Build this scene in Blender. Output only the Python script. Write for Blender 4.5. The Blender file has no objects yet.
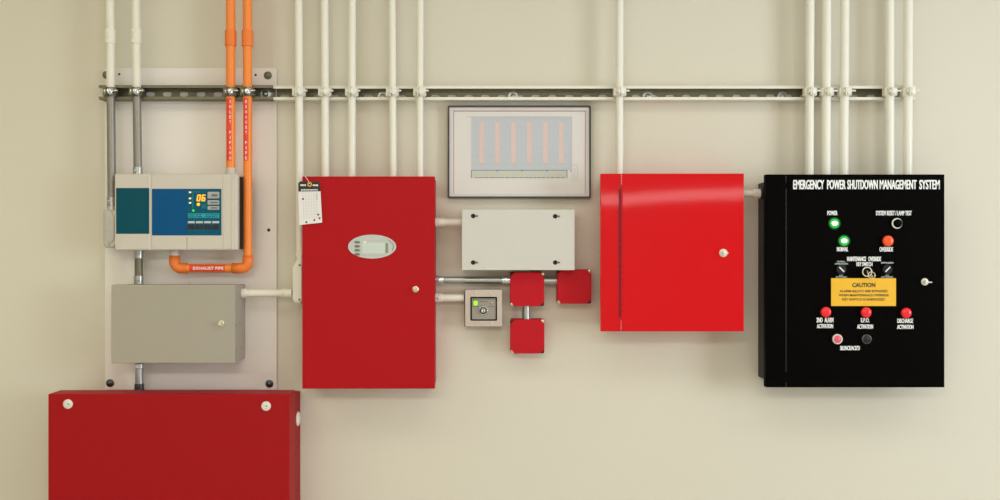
import bpy, bmesh, math, random
from mathutils import Vector, Matrix
from mathutils.geometry import tessellate_polygon

# ------------------------------------------------------------------ camera, light, exposure
SC = bpy.context.scene
COL = SC.collection
D = 3.0            # camera distance from the wall face (m); 1 photo pixel = D/1000 m on the wall
HC = 1.45          # camera height
FOC = 1000.0       # focal length in pixels of the 1000 px wide frame

cam_d = bpy.data.cameras.new('camera')
cam = bpy.data.objects.new('camera', cam_d)
COL.objects.link(cam)
cam.location = (0, -D, HC)
cam.rotation_euler = (math.pi / 2, 0, 0)
cam_d.sensor_width = 36.0
cam_d.lens = 36.0 * FOC / 1000.0
cam_d.clip_start = 0.05
SC.camera = cam

SC.view_settings.view_transform = 'Standard'
SC.view_settings.look = 'None'
SC.view_settings.gamma = 1.0
SC.view_settings.use_curve_mapping = False
SC.view_settings.exposure = -0.33

world = bpy.data.worlds.new('world')
SC.world = world
world.use_nodes = True
world.node_tree.nodes['Background'].inputs[0].default_value = (0.9, 0.95, 1.0, 1)
world.node_tree.nodes['Background'].inputs[1].default_value = 0.3


def area(name, loc, size, power, color, target):
    L = bpy.data.lights.new(name, 'AREA')
    L.shape = 'RECTANGLE'
    L.size, L.size_y = size
    L.energy = power
    L.color = color
    o = bpy.data.objects.new(name, L)
    COL.objects.link(o)
    o.location = loc
    d = Vector(target) - Vector(loc)
    o.rotation_euler = d.to_track_quat('-Z', 'Y').to_euler()
    return o


# ceiling luminaires of the room (looking straight down), key one to the right of the camera
area('ceiling_lamp_key', (2.2, -1.5, 2.78), (1.2, 0.6), 7, (0.90, 0.95, 1.0), (2.2, -1.5, 0))
area('ceiling_lamp_middle', (0.2, -1.4, 2.78), (1.8, 0.6), 9.5, (1.0, 0.985, 0.92), (0.2, -1.4, 0))
area('ceiling_lamp_side', (-2.2, -1.4, 2.78), (1.6, 0.6), 14, (1.0, 0.94, 0.55), (-2.2, -1.4, 0))
area('ceiling_lamp_behind', (-0.7, -4.6, 2.78), (3.8, 1.0), 142, (1.0, 0.97, 0.85), (-0.7, -4.6, 0))
# daylight from a window in the right hand wall
area('window_daylight', (3.95, -2.1, 1.5), (2.0, 1.5), 150, (0.82, 0.91, 1.0), (0, -1.3, 1.3))
# linear wall lamp on the far wall (mirrors in the glossy red door)
area('far_wall_lamp', (1.62, -5.94, HC + 0.487), (1.75, 0.085), 6.5, (1.0, 0.96, 0.93), (1.62, 0, HC + 0.487))


# ------------------------------------------------------------------ pixel <-> place
def X(px, d=0.0):
    return (px - 500.0) / FOC * (D - d)


def Z(py, d=0.0):
    return HC + (250.0 - py) / FOC * (D - d)


def W(px, py, d):
    return Vector((X(px, d), -d, Z(py, d)))


def S(n, d=0.0):
    """n photo pixels in metres at depth d"""
    return n / FOC * (D - d)


# ------------------------------------------------------------------ materials
def lin(c):
    return tuple((v / 255 / 12.92 if v / 255 <= 0.04045 else ((v / 255 + 0.055) / 1.055) ** 2.4) for v in c)


def mat(name, rgb, rough=0.5, metal=0.0, spec=0.5, noise=0.04, nscale=40.0, bump=0.0, bscale=300.0,
        emit=None, estr=0.0, coat=0.0, linear=None):
    m = bpy.data.materials.new(name)
    m.use_nodes = True
    nt = m.node_tree
    b = nt.nodes['Principled BSDF']
    c = linear if linear else lin(rgb)
    b.inputs['Roughness'].default_value = rough
    b.inputs['Metallic'].default_value = metal
    b.inputs['Specular IOR Level'].default_value = spec
    b.inputs['Coat Weight'].default_value = coat
    tc = nt.nodes.new('ShaderNodeTexCoord')
    nz = nt.nodes.new('ShaderNodeTexNoise')
    nz.inputs['Scale'].default_value = nscale
    nz.inputs['Detail'].default_value = 4
    nt.links.new(tc.outputs['Object'], nz.inputs['Vector'])
    mx = nt.nodes.new('ShaderNodeMix')
    mx.data_type = 'RGBA'
    mx.inputs[6].default_value = tuple(v * (1 - noise) for v in c) + (1,)
    mx.inputs[7].default_value = tuple(min(1, v * (1 + noise)) for v in c) + (1,)
    nt.links.new(nz.outputs['Fac'], mx.inputs[0])
    nt.links.new(mx.outputs[2], b.inputs['Base Color'])
    if bump:
        n2 = nt.nodes.new('ShaderNodeTexNoise')
        n2.inputs['Scale'].default_value = bscale
        nt.links.new(tc.outputs['Object'], n2.inputs['Vector'])
        bp = nt.nodes.new('ShaderNodeBump')
        bp.inputs['Strength'].default_value = bump
        bp.inputs['Distance'].default_value = 0.001
        nt.links.new(n2.outputs['Fac'], bp.inputs['Height'])
        nt.links.new(bp.outputs['Normal'], b.inputs['Normal'])
    if emit:
        b.inputs['Emission Color'].default_value = lin(emit) + (1,)
        b.inputs['Emission Strength'].default_value = estr
    return m


M = {
    'wall': mat('wall_paint', None, 0.75, linear=(0.70, 0.655, 0.545), noise=0.012, nscale=3, bump=0.12, bscale=220, spec=0.25),
    'room_wall': mat('room_wall_paint', None, 0.8, linear=(0.62, 0.60, 0.56), noise=0.01, nscale=3),
    'floor': mat('floor_vinyl', None, 0.5, linear=(0.52, 0.505, 0.46), noise=0.08, nscale=6),
    'ceiling': mat('ceiling_tile', None, 0.9, linear=(0.82, 0.81, 0.78), noise=0.03, nscale=60),
    'cream': mat('cream_gloss_paint', None, 0.32, linear=(0.83, 0.80, 0.69), noise=0.015, bump=0.05, bscale=160),
    'bare': mat('bare_conduit_steel', (148, 143, 134), 0.45, 0.7, noise=0.1, nscale=90),
    'galv': mat('galvanised_steel', (176, 178, 174), 0.36, 1.0, noise=0.12, nscale=90, bump=0.08, bscale=240),
    'galv_dark': mat('dull_galvanised_steel', (122, 118, 98), 0.5, 0.75, noise=0.16, nscale=70),
    'zinc': mat('bright_zinc', (214, 218, 220), 0.22, 1.0, noise=0.05),
    'steel_dark': mat('dark_steel', (92, 94, 98), 0.32, 0.9, noise=0.1),
    'board': mat('backboard_enamel', None, 0.45, linear=(0.82, 0.765, 0.72), noise=0.012, nscale=8),
    'orange': mat('orange_plastic', (252, 116, 22), 0.38, linear=(0.95, 0.26, 0.035), noise=0.03),
    'orange_fit': mat('orange_plastic_fitting', None, 0.4, linear=(0.90, 0.205, 0.025), noise=0.03),
    'label_red': mat('red_label_film', None, 0.45, linear=(0.85, 0.055, 0.028), noise=0.03),
    'white_ink': mat('white_ink', None, 0.6, linear=(0.86, 0.86, 0.84), noise=0.01),
    'pink_ink': mat('pale_pink_ink', None, 0.6, linear=(0.85, 0.55, 0.5), noise=0.01),
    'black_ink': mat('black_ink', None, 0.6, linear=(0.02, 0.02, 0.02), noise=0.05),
    'red': mat('red_enamel', None, 0.48, linear=(0.44, 0.0075, 0.012), noise=0.025, nscale=14, bump=0.06, bscale=420, spec=0.1),
    'red_dark': mat('dark_red_enamel', None, 0.5, linear=(0.33, 0.010, 0.013), noise=0.03, nscale=14, bump=0.06, bscale=420, spec=0.1),
    'red_cover': mat('crimson_enamel', None, 0.5, linear=(0.375, 0.0065, 0.009), noise=0.025, nscale=14, bump=0.04, bscale=420, spec=0.14),
    'red_gloss': mat('glossy_red_enamel', None, 0.05, linear=(0.66, 0.006, 0.010), noise=0.02, nscale=12, bump=0.004, bscale=300, spec=0.15),
    'red_pl': mat('red_painted_cast', None, 0.5, linear=(0.52, 0.012, 0.020), noise=0.05, nscale=60, spec=0.1),
    'grey': mat('grey_enamel', None, 0.5, linear=(0.405, 0.365, 0.30), noise=0.015, bump=0.05, bscale=420, spec=0.3),
    'white_box': mat('off_white_enamel', None, 0.45, linear=(0.635, 0.61, 0.555), noise=0.012, bump=0.05, bscale=420),
    'ivory': mat('ivory_plastic', None, 0.42, linear=(0.63, 0.575, 0.50), noise=0.012),
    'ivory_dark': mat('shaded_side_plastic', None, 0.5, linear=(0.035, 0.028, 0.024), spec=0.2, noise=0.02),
    'seam': mat('dark_seam', None, 0.7, linear=(0.10, 0.09, 0.08), noise=0.02),
    'teal': mat('teal_film', None, 0.3, linear=(0.003, 0.075, 0.11), spec=0.12, noise=0.05, nscale=20),
    'blue': mat('blue_film', None, 0.3, linear=(0.003, 0.085, 0.235), spec=0.12, noise=0.05, nscale=20),
    'pad_blue': mat('keypad_film', None, 0.35, linear=(0.003, 0.10, 0.17), spec=0.12, noise=0.05),
    'cyan': mat('cyan_lettering_film', None, 0.4, linear=(0.01, 0.36, 0.42), noise=0.3, nscale=700),
    'button_grey': mat('grey_rubber', None, 0.5, linear=(0.42, 0.42, 0.40)),
    'label_grey': mat('pale_label', None, 0.5, linear=(0.55, 0.6, 0.6)),
    'display_dark': mat('dark_display', None, 0.25, linear=(0.018, 0.008, 0.02)),
    'led_amber': mat('amber_light', (255, 190, 20), 0.3, emit=(255, 176, 10), estr=1.0),
    'led_green': mat('green_light', (40, 220, 60), 0.3, emit=(60, 235, 50), estr=0.7),
    'led_lime': mat('lime_light', (150, 240, 20), 0.3, emit=(150, 240, 20), estr=0.9),
    'led_white': mat('white_light', (255, 240, 180), 0.3, emit=(255, 240, 200), estr=0.35),
    'led_core': mat('green_white_core', (230, 255, 235), 0.3, emit=(225, 255, 232), estr=5.0),
    'led_lens': mat('green_glowing_lens', None, 0.35, linear=(0.03, 0.3, 0.05), emit=(52, 178, 58), estr=0.75),
    'led_halo': mat('green_halo_ring', None, 0.4, linear=(0.003, 0.03, 0.008), emit=(8, 84, 34), estr=0.8, spec=0.1),
    'black': mat('black_enamel', None, 0.5, linear=(0.0021, 0.0017, 0.0016), noise=0.1, nscale=60, bump=0.08, bscale=500, spec=0.02),
    'black_side': mat('black_enamel_side', None, 0.42, linear=(0.006, 0.005, 0.0045), noise=0.1, bump=0.05, bscale=400, spec=0.25),
    'black_plate': mat('black_plate', None, 0.5, linear=(0.0015, 0.0015, 0.0015), spec=0.04),
    'yellow': mat('yellow_label', None, 0.5, linear=(0.86, 0.47, 0.012), noise=0.02, nscale=20),
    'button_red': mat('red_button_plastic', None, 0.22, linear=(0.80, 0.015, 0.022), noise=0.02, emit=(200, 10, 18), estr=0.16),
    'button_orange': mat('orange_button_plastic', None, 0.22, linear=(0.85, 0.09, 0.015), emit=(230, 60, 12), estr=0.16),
    'button_pink': mat('pink_button_plastic', None, 0.3, linear=(0.80, 0.10, 0.16)),
    'button_black': mat('charcoal_button', None, 0.35, linear=(0.022, 0.018, 0.018), spec=0.2),
    'ring_white': mat('cream_ring', None, 0.35, linear=(0.80, 0.76, 0.66)),
    'brass': mat('brass', (226, 200, 130), 0.25, 1.0),
    'nickel': mat('pale_nickel', (236, 226, 204), 0.28, 0.8),
    'paper': mat('paper', None, 0.7, linear=(0.73, 0.69, 0.66), noise=0.012),
    'tag_paper': mat('tag_card', None, 0.7, linear=(0.83, 0.80, 0.79), noise=0.01),
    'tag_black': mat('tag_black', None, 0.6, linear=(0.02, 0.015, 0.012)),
    'ink_grey': mat('grey_print', None, 0.7, linear=(0.50, 0.47, 0.46)),
    'ink_dark': mat('dark_print', None, 0.7, linear=(0.13, 0.13, 0.12)),
    'ink_red': mat('red_print', None, 0.7, linear=(0.42, 0.22, 0.20)),
    'dot_red': mat('dark_red_dot', None, 0.7, linear=(0.16, 0.012, 0.02)),
    'draw_blue': mat('pale_blue_print', None, 0.6, linear=(0.53, 0.555, 0.60), noise=0.012),
    'draw_pink': mat('salmon_print', None, 0.6, linear=(0.73, 0.54, 0.49)),
    'draw_green': mat('pale_green_print', None, 0.6, linear=(0.56, 0.575, 0.50)),
    'frame_dark': mat('dark_picture_frame', None, 0.35, linear=(0.035, 0.028, 0.025)),
    'frame_silver': mat('silver_mount', None, 0.4, linear=(0.66, 0.62, 0.60)),
    'plate_steel': mat('brushed_plate', (198, 184, 174), 0.42, 0.45, noise=0.05, nscale=200),
    'plate_inner': mat('grey_switch_insert', None, 0.45, linear=(0.33, 0.29, 0.25), noise=0.05, nscale=200),
    'plate_edge': mat('brown_plate_edge', None, 0.5, linear=(0.10, 0.06, 0.045)),
    'oval': mat('pale_display_plate', None, 0.22, linear=(0.55, 0.57, 0.53), noise=0.02),
    'lcd': mat('pale_green_screen', None, 0.2, linear=(0.60, 0.68, 0.62), noise=0.02),
    'lcd_dark': mat('olive_screen_edge', None, 0.3, linear=(0.22, 0.27, 0.19)),
    'oval_btn': mat('grey_oval_button', None, 0.4, linear=(0.17, 0.16, 0.15)),
    'string': mat('white_string', None, 0.8, linear=(0.72, 0.6, 0.58)),
    'eyelet': mat('orange_eyelet', None, 0.5, linear=(0.75, 0.36, 0.09)),
    'socket': mat('cast_aluminium', (196, 192, 184), 0.42, 0.75, noise=0.08, nscale=120),
}


# ------------------------------------------------------------------ mesh builder
class MB:
    def __init__(s):
        s.v, s.f, s.sm, s.mi = [], [], [], []

    def add(s, verts, faces, smooth=False, mi=0):
        b = len(s.v)
        s.v += [Vector(p) for p in verts]
        for k, f in enumerate(faces):
            s.f.append([b + i for i in f])
            s.sm.append(smooth[k] if isinstance(smooth, list) else smooth)
            s.mi.append(mi)
        return s

    def from_bm(s, bm, mi=0, smooth=False):
        bm.verts.index_update()
        s.add([v.co.copy() for v in bm.verts], [[v.index for v in f.verts] for f in bm.faces], smooth, mi)
        bm.free()
        return s

    def box(s, x0, x1, d0, d1, z0, z1, bev=0.0, mi=0, seg=2):
        """box between two depths d0 < d1 in front of the wall"""
        bm = bmesh.new()
        bmesh.ops.create_cube(bm, size=1)
        x0, x1 = min(x0, x1), max(x0, x1)
        z0, z1 = min(z0, z1), max(z0, z1)
        for v in bm.verts:
            v.co = Vector(((x0 + x1) / 2 + v.co.x * (x1 - x0), -(d0 + d1) / 2 + v.co.y * (d1 - d0), (z0 + z1) / 2 + v.co.z * (z1 - z0)))
        if bev:
            bmesh.ops.bevel(bm, geom=bm.edges[:], offset=bev, segments=seg, profile=0.5, affect='EDGES')
        return s.from_bm(bm, mi)

    def pbox(s, px0, px1, py0, py1, d0, d1, bev=0.0, mi=0):
        """box whose front face covers the pixel rectangle at depth d1"""
        return s.box(X(px0, d1), X(px1, d1), d0, d1, Z(py1, d1), Z(py0, d1), bev, mi)

    def rect(s, px0, px1, py0, py1, d, mi=0, t=0.0003):
        """thin printed area at depth d"""
        return s.box(X(px0, d), X(px1, d), d - t, d, Z(py1, d), Z(py0, d), 0, mi)

    def prism(s, poly, d0, d1, bev=0.0, mi=0, seg=2):
        """poly: (x, z) points counter-clockwise seen from the camera"""
        bm = bmesh.new()
        fr = [bm.verts.new((x, -d1, z)) for x, z in poly]
        bk = [bm.verts.new((x, -d0, z)) for x, z in poly]
        n = len(poly)
        face = bm.faces.new(fr)
        bm.faces.new(bk[::-1])
        for i in range(n):
            j = (i + 1) % n
            bm.faces.new((fr[j], fr[i], bk[i], bk[j]))
        bmesh.ops.recalc_face_normals(bm, faces=bm.faces[:])
        if bev:
            bmesh.ops.bevel(bm, geom=list(face.edges), offset=bev, segments=seg, profile=0.5, affect='EDGES')
        return s.from_bm(bm, mi)

    def holed(s, outer, holes, d0, d1, mi=0):
        """plate with holes, all loops (x, z)"""
        loops = [outer] + holes
        flat = [p for l in loops for p in l]
        n = len(flat)
        tris = tessellate_polygon([[Vector((x, z, 0)) for x, z in l] for l in loops])
        verts = [(x, -d1, z) for x, z in flat] + [(x, -d0, z) for x, z in flat]
        faces = []
        for a, b, c in tris:
            pa, pb, pc = flat[a], flat[b], flat[c]
            area2 = (pb[0] - pa[0]) * (pc[1] - pa[1]) - (pb[1] - pa[1]) * (pc[0] - pa[0])
            if area2 < 0:
                b, c = c, b
            faces.append((a, b, c))
            faces.append((n + a, n + c, n + b))
        k = 0
        for li, l in enumerate(loops):
            for i in range(len(l)):
                a, b = k + i, k + (i + 1) % len(l)
                faces.append((b, a, n + a, n + b) if li == 0 else (a, b, n + b, n + a))
            k += len(l)
        bm = bmesh.new()
        bv = [bm.verts.new(v) for v in verts]
        for f in faces:
            try:
                bm.faces.new([bv[i] for i in f])
            except ValueError:
                pass
        bmesh.ops.recalc_face_normals(bm, faces=bm.faces[:])
        return s.from_bm(bm, mi)

    def lathe(s, o, axis, prof, seg=28, mi=0, sx=1.0):
        """prof: (radius, height along axis); a corner is kept hard by repeating the point"""
        axis = Vector(axis).normalized()
        u = axis.orthogonal().normalized()
        if abs(axis.y) > 0.9:
            u = Vector((1, 0, 0))
        w = axis.cross(u)
        o = Vector(o)
        rings = []
        verts, faces = [], []
        for r, h in prof:
            if r < 1e-7:
                rings.append([len(verts)])
                verts.append(o + axis * h)
            else:
                st = len(verts)
                for i in range(seg):
                    a = 2 * math.pi * i / seg
                    verts.append(o + axis * h + u * (r * sx * math.cos(a)) + w * (r * math.sin(a)))
                rings.append(list(range(st, st + seg)))
        for a, b in zip(rings, rings[1:]):
            for i in range(seg):
                j = (i + 1) % seg
                if len(a) == 1 and len(b) == 1:
                    continue
                if len(a) == 1:
                    faces.append((a[0], b[j], b[i]))
                elif len(b) == 1:
                    faces.append((a[i], a[j], b[0]))
                else:
                    faces.append((a[i], a[j], b[j], b[i]))
        # repeated points give degenerate faces; drop those
        good = []
        for f in faces:
            ps = [verts[i] for i in f]
            if max((ps[i] - ps[i - 1]).length for i in range(len(ps))) > 1e-9 and len({tuple(round(c, 7) for c in p) for p in ps}) == len(ps):
                good.append(f)
        return s.add(verts, good, True, mi)

    def cyl(s, p0, p1, r, seg=28, mi=0, bev=0.0):
        p0, p1 = Vector(p0), Vector(p1)
        h = (p1 - p0).length
        if bev:
            prof = [(0, 0), (r - bev, 0), (r - bev, 0), (r, bev), (r, bev), (r, h - bev), (r, h - bev), (r - bev, h), (r - bev, h), (0, h)]
        else:
            prof = [(0, 0), (r, 0), (r, 0), (r, h), (r, h), (0, h)]
        return s.lathe(p0, p1 - p0, prof, seg, mi)

    def tube(s, pts, r, seg=20, mi=0):
        """round bar through points"""
        pts = [Vector(p) for p in pts]
        verts, faces, sm = [], [], []
        ref = None
        rings = []
        for i, p in enumerate(pts):
            t = (pts[min(i + 1, len(pts) - 1)] - pts[max(i - 1, 0)]).normalized()
            u = t.orthogonal().normalized() if ref is None else (ref - t * ref.dot(t)).normalized()
            ref = u
            w = t.cross(u)
            st = len(verts)
            for k in range(seg):
                a = 2 * math.pi * k / seg
                verts.append(p + (u * math.cos(a) + w * math.sin(a)) * r)
            rings.append(st)
        for a, b in zip(rings, rings[1:]):
            for k in range(seg):
                j = (k + 1) % seg
                faces.append((a + k, a + j, b + j, b + k))
                sm.append(True)
        faces.append(tuple(rings[0] + k for k in range(seg))[::-1])
        faces.append(tuple(rings[-1] + k for k in range(seg)))
        sm += [False, False]
        return s.add(verts, faces, sm, mi)

    def torus(s, o, axis, R, r, seg=32, mi=0, sub=10):
        return s.lathe(o, axis, [(R + r * math.cos(2 * math.pi * k / sub), r * math.sin(2 * math.pi * k / sub)) for k in range(sub + 1)], seg, mi)

    def text(s, txt, px0, px1, py0, py1, d, mi=0, bold=0.0):
        """flat lettering filling a pixel rectangle at depth d"""
        cu = bpy.data.curves.new('tmp_text', 'FONT')
        cu.body = txt
        cu.size = 1
        cu.offset = bold
        cu.resolution_u = 3
        ob = bpy.data.objects.new('tmp_text', cu)
        me = bpy.data.meshes.new_from_object(ob)
        vs = [v.co.copy() for v in me.vertices]
        if vs:
            x0, x1 = min(v.x for v in vs), max(v.x for v in vs)
            y0, y1 = min(v.y for v in vs), max(v.y for v in vs)
            X0, X1, Z0, Z1 = X(px0, d), X(px1, d), Z(py1, d), Z(py0, d)
            out = [(X0 + (v.x - x0) / max(x1 - x0, 1e-6) * (X1 - X0), -d, Z0 + (v.y - y0) / max(y1 - y0, 1e-6) * (Z1 - Z0)) for v in vs]
            s.add(out, [list(p.vertices) for p in me.polygons], False, mi)
        bpy.data.objects.remove(ob)
        bpy.data.curves.remove(cu)
        bpy.data.meshes.remove(me)
        return s


def circle(cx, cz, r, n=20, sx=1.0):
    return [(cx + r * sx * math.cos(2 * math.pi * i / n), cz + r * math.sin(2 * math.pi * i / n)) for i in range(n)]


def rrect(x0, x1, z0, z1, r, n=5):
    x0, x1 = min(x0, x1), max(x0, x1)
    z0, z1 = min(z0, z1), max(z0, z1)
    out = []
    for cx, cz, a0 in ((x1 - r, z1 - r, 0), (x0 + r, z1 - r, 90), (x0 + r, z0 + r, 180), (x1 - r, z0 + r, 270)):
        for k in range(n + 1):
            a = math.radians(a0 + 90 * k / n)
            out.append((cx + r * math.cos(a), cz + r * math.sin(a)))
    return out


def prrect(px0, px1, py0, py1, d, rpx, n=5):
    return rrect(X(px0, d), X(px1, d), Z(py1, d), Z(py0, d), S(rpx, d), n)


# ------------------------------------------------------------------ objects
ORIGIN = {}


def tag(o, label, cat, group=None):
    o['label'] = label
    o['category'] = cat
    if group:
        o['group'] = group
    return o


def thing(name, label, cat, loc, group=None):
    o = bpy.data.objects.new(name, None)
    COL.objects.link(o)
    o.empty_display_size = 0.05
    o.location = loc
    ORIGIN[o.name] = Vector(loc)
    return tag(o, label, cat, group)


def obj(name, mb, mats, parent=None, loc=None, label=None):
    """ONE mesh object; vertices are given in world metres"""
    base = Vector(loc) if loc is not None else (ORIGIN[parent.name] if parent is not None else Vector((0, 0, 0)))
    me = bpy.data.meshes.new(name)
    me.from_pydata([v - base for v in mb.v], [], mb.f)
    me.polygons.foreach_set('use_smooth', mb.sm)
    me.polygons.foreach_set('material_index', mb.mi)
    for m in (mats if isinstance(mats, list) else [mats]):
        me.materials.append(M[m])
    me.update()
    o = bpy.data.objects.new(name, me)
    COL.objects.link(o)
    if parent is not None:
        o.parent = parent
    else:
        o.location = base
    ORIGIN[o.name] = base
    if label:
        o['label'] = label
    return o


def copy_tree(o, parent=None):
    c = o.copy()
    COL.objects.link(c)
    if parent is not None:
        c.parent = parent
    for ch in list(o.children):
        copy_tree(ch, c)
    return c


def structure(name, mb, m):
    o = obj(name, mb, m)
    o['kind'] = 'structure'
    return o


# ------------------------------------------------------------------ the setting
CEIL = 2.8
XL, XR, YB = -4.0, 4.0, -6.0
structure('wall_back', MB().box(XL - .15, XR + .15, -0.15, 0.0, 0, CEIL), 'wall')
structure('floor', MB().box(XL - .15, XR + .15, -0.15, -YB + .15, -0.12, 0), 'floor')
structure('ceiling', MB().box(XL - .15, XR + .15, -0.15, -YB + .15, CEIL, CEIL + .12), 'ceiling')
structure('wall_left', MB().box(XL - .15, XL, 0, -YB, 0, CEIL), 'room_wall')
structure('wall_right', MB().box(XR, XR + .15, 0, -YB, 0, CEIL), 'room_wall')
structure('wall_front', MB().box(XL - .15, XR + .15, -YB, -YB + .15, 0, CEIL), 'room_wall')

# ------------------------------------------------------------------ big red cabinet, bottom left
E0 = 0.0006
xl, xr = X(48, .17), X(289.5, .17)
ztop = Z(394, .17)
zbot = HC - 1.0
t = thing('red_cabinet', 'wide dark red cabinet at the bottom, under the white backboard, two round cover screws', 'cabinet', ((xl + xr) / 2, -E0, zbot))
obj('body', MB().box(xl + .004, xr - .003, E0, .092, zbot + .012, ztop - .015, .002), 'red_dark', t)
cov = obj('cover', MB().box(xl, xr, .088, .17, zbot, ztop, .0025), 'red_cover', t)
for px, py in ((68.2, 404), (266.3, 406)):
    s_ = obj('cover_screw', MB().lathe(W(px, py, .1695), (0, -1, 0), [(.0135, 0), (.0135, .003), (.0135, .003), (.0120, .0050), (.0075, .0055), (.0075, .0055), (.0070, .0100), (.0070, .0100), (0, .0102)]), 'ring_white', t)
    obj('slot', MB().box(X(px, .18) - .0038, X(px, .18) + .0038, .1795, .1808, Z(py, .18) - .0007, Z(py, .18) + .0007), 'steel_dark', s_)
px_side = xr - .003
obj('side_plug', MB().lathe((px_side, -.045, Z(419, .05)), (1, 0, 0), [(.021, 0), (.021, .003), (.021, .003), (.018, .006), (0, .007)]), 'cream', t)
for py in (408, 447, 452, 491):
    obj('side_screw', MB().lathe((px_side - .0005, -.075 if py in (452, 408) else -.045, Z(py, .05)), (1, 0, 0), [(.0035, 0), (.0035, .0012), (0, .002)], 10), 'red_dark', t)
for px in (61, 127, 200):
    obj('top_rivet', MB().lathe((X(px, .12), -.125, ztop - .0005), (0, 0, 1), [(.004, 0), (.004, .001), (0, .002)], 10), 'red_dark', t)

# ------------------------------------------------------------------ white backboard
BD = 0.010
t = thing('backboard', 'tall white metal backboard behind the grey box and the blue panelled detector', 'board', (X(191), -E0, Z(390, BD)))
holes = [circle(X(px, BD), Z(py, BD), S(r, BD), 14) for px, py, r in ((119.2, 74.2, 1.2), (255.6, 75, 1.2), (268.7, 230, 1.7), (188.8, 282.6, .6))]
obj('plate', MB().holed(prrect(105, 276.6, 68, 389.6, BD, 1.2, 3), holes, E0, BD), 'board', t)
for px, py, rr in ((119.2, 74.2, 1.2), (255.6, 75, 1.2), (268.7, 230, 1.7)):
    obj('hole_shade', MB().lathe(W(px, py, BD - .003), (0, -1, 0), [(S(rr, BD) * .98, 0), (S(rr, BD) * .98, .0022), (0, .0012)], 18), 'black_ink', t)  # black disc stands in for the shade inside each hole
for px, py in ((106.6, 75), (268, 75.5), (110.2, 383), (269.6, 383.7)):
    b_ = obj('mounting_bolt', MB().lathe(W(px, py, BD - .0005), (0, -1, 0), [(.012, 0), (.012, .002), (.012, .002), (.0105, .0035), (.0075, .0035), (.0075, .0035), (.007, .007), (.004, .0085), (0, .009)]),
             'steel_dark' if py > 200 else 'galv_dark', t)


# ------------------------------------------------------------------ strut channels
SZ0, SZ1 = Z(99.7, .046), Z(85.4, .046)
SLOT_P = S(16.8, .01)


def strut(name, label, px0, px1, db, lipmat, webmat, slot0, bolts, drop=0.0):
    x0, x1 = X(px0, db + .041), X(px1, db + .041)
    tk = .0028
    h = SZ1 - SZ0
    lip = .0085
    t = thing(name, label, 'channel', ((x0 + x1) / 2, -db, SZ0), 'steel channels across the wall')
    mb = MB()
    mb.box(x0, x1, db, db + .041, SZ1 - tk, SZ1, .0006)
    mb.box(x0, x1, db, db + .041, SZ0, SZ0 + tk, .0006)
    mb.box(x0, x1, db + .041 - tk, db + .041, SZ1 - lip, SZ1 - tk * .5, .0006)
    mb.box(x0, x1, db + .041 - tk, db + .041, SZ0 + tk * .5, SZ0 + lip, .0006)
    mb.box(x0, x1, db + .032, db + .041 - tk, SZ1 - lip, SZ1 - lip + tk, .0004)
    mb.box(x0, x1, db + .032, db + .041 - tk, SZ0 + lip - tk, SZ0 + lip, .0004)
    obj('flange', mb, lipmat, t)
    hs = []
    zc = (SZ0 + SZ1) / 2
    x = slot0
    zc -= drop
    while x < x1 - .02:
        if x > x0 + .02:
            hs.append(rrect(x - .0135, x + .0135, zc - .0068, zc + .0068, .0066, 4))
        x += SLOT_P
    obj('web', MB().holed([(x0, SZ0 + tk), (x1, SZ0 + tk), (x1, SZ1 - tk), (x0, SZ1 - tk)], hs, db, db + tk), webmat, t)
    for px in bolts:
        b = obj('channel_bolt', MB().lathe((X(px, db), -db - tk, zc), (0, -1, 0), [(.013, 0), (.013, .002), (.013, .002), (.008, .0025), (.008, .0025), (.0078, .008), (.006, .010), (0, .010)]), 'galv', t)
        obj('washer', MB().lathe((X(px, db), -db - tk - .0001, zc), (0, -1, 0), [(.0155, 0), (.0155, .0014), (.0155, .0014), (.0, .0014)]), 'galv', b)
    return t


strut('strut_channel', 'bare galvanised slotted channel crossing the white backboard', 98.6, 272.6, BD + .0005, 'galv_dark', 'galv_dark', X(149.6, .02), [266])
strut('strut_channel', 'long cream painted channel across the bare wall, right of the backboard', 272.9, 915.5, E0, 'cream', 'galv_dark', X(284, .01), [383, 513, 647.5, 782], .006)


# ------------------------------------------------------------------ conduits
PC = .058          # depth of the pipe centres: channel front + radius
TOPZ = CEIL - .001


def pipe_points(px_top, px_bot, py_bot, d=PC):
    """straight pipe through (px_top, 0) and (px_bot, py_bot), from the ceiling to py_bot"""
    a, b = W(px_top, 0, d), W(px_bot, py_bot, d)
    k = (TOPZ - b.z) / (a.z - b.z)
    return b + (a - b) * k, b


def at_z(a, b, z):
    return a + (b - a) * ((z - a.z) / (b.z - a.z))


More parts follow.
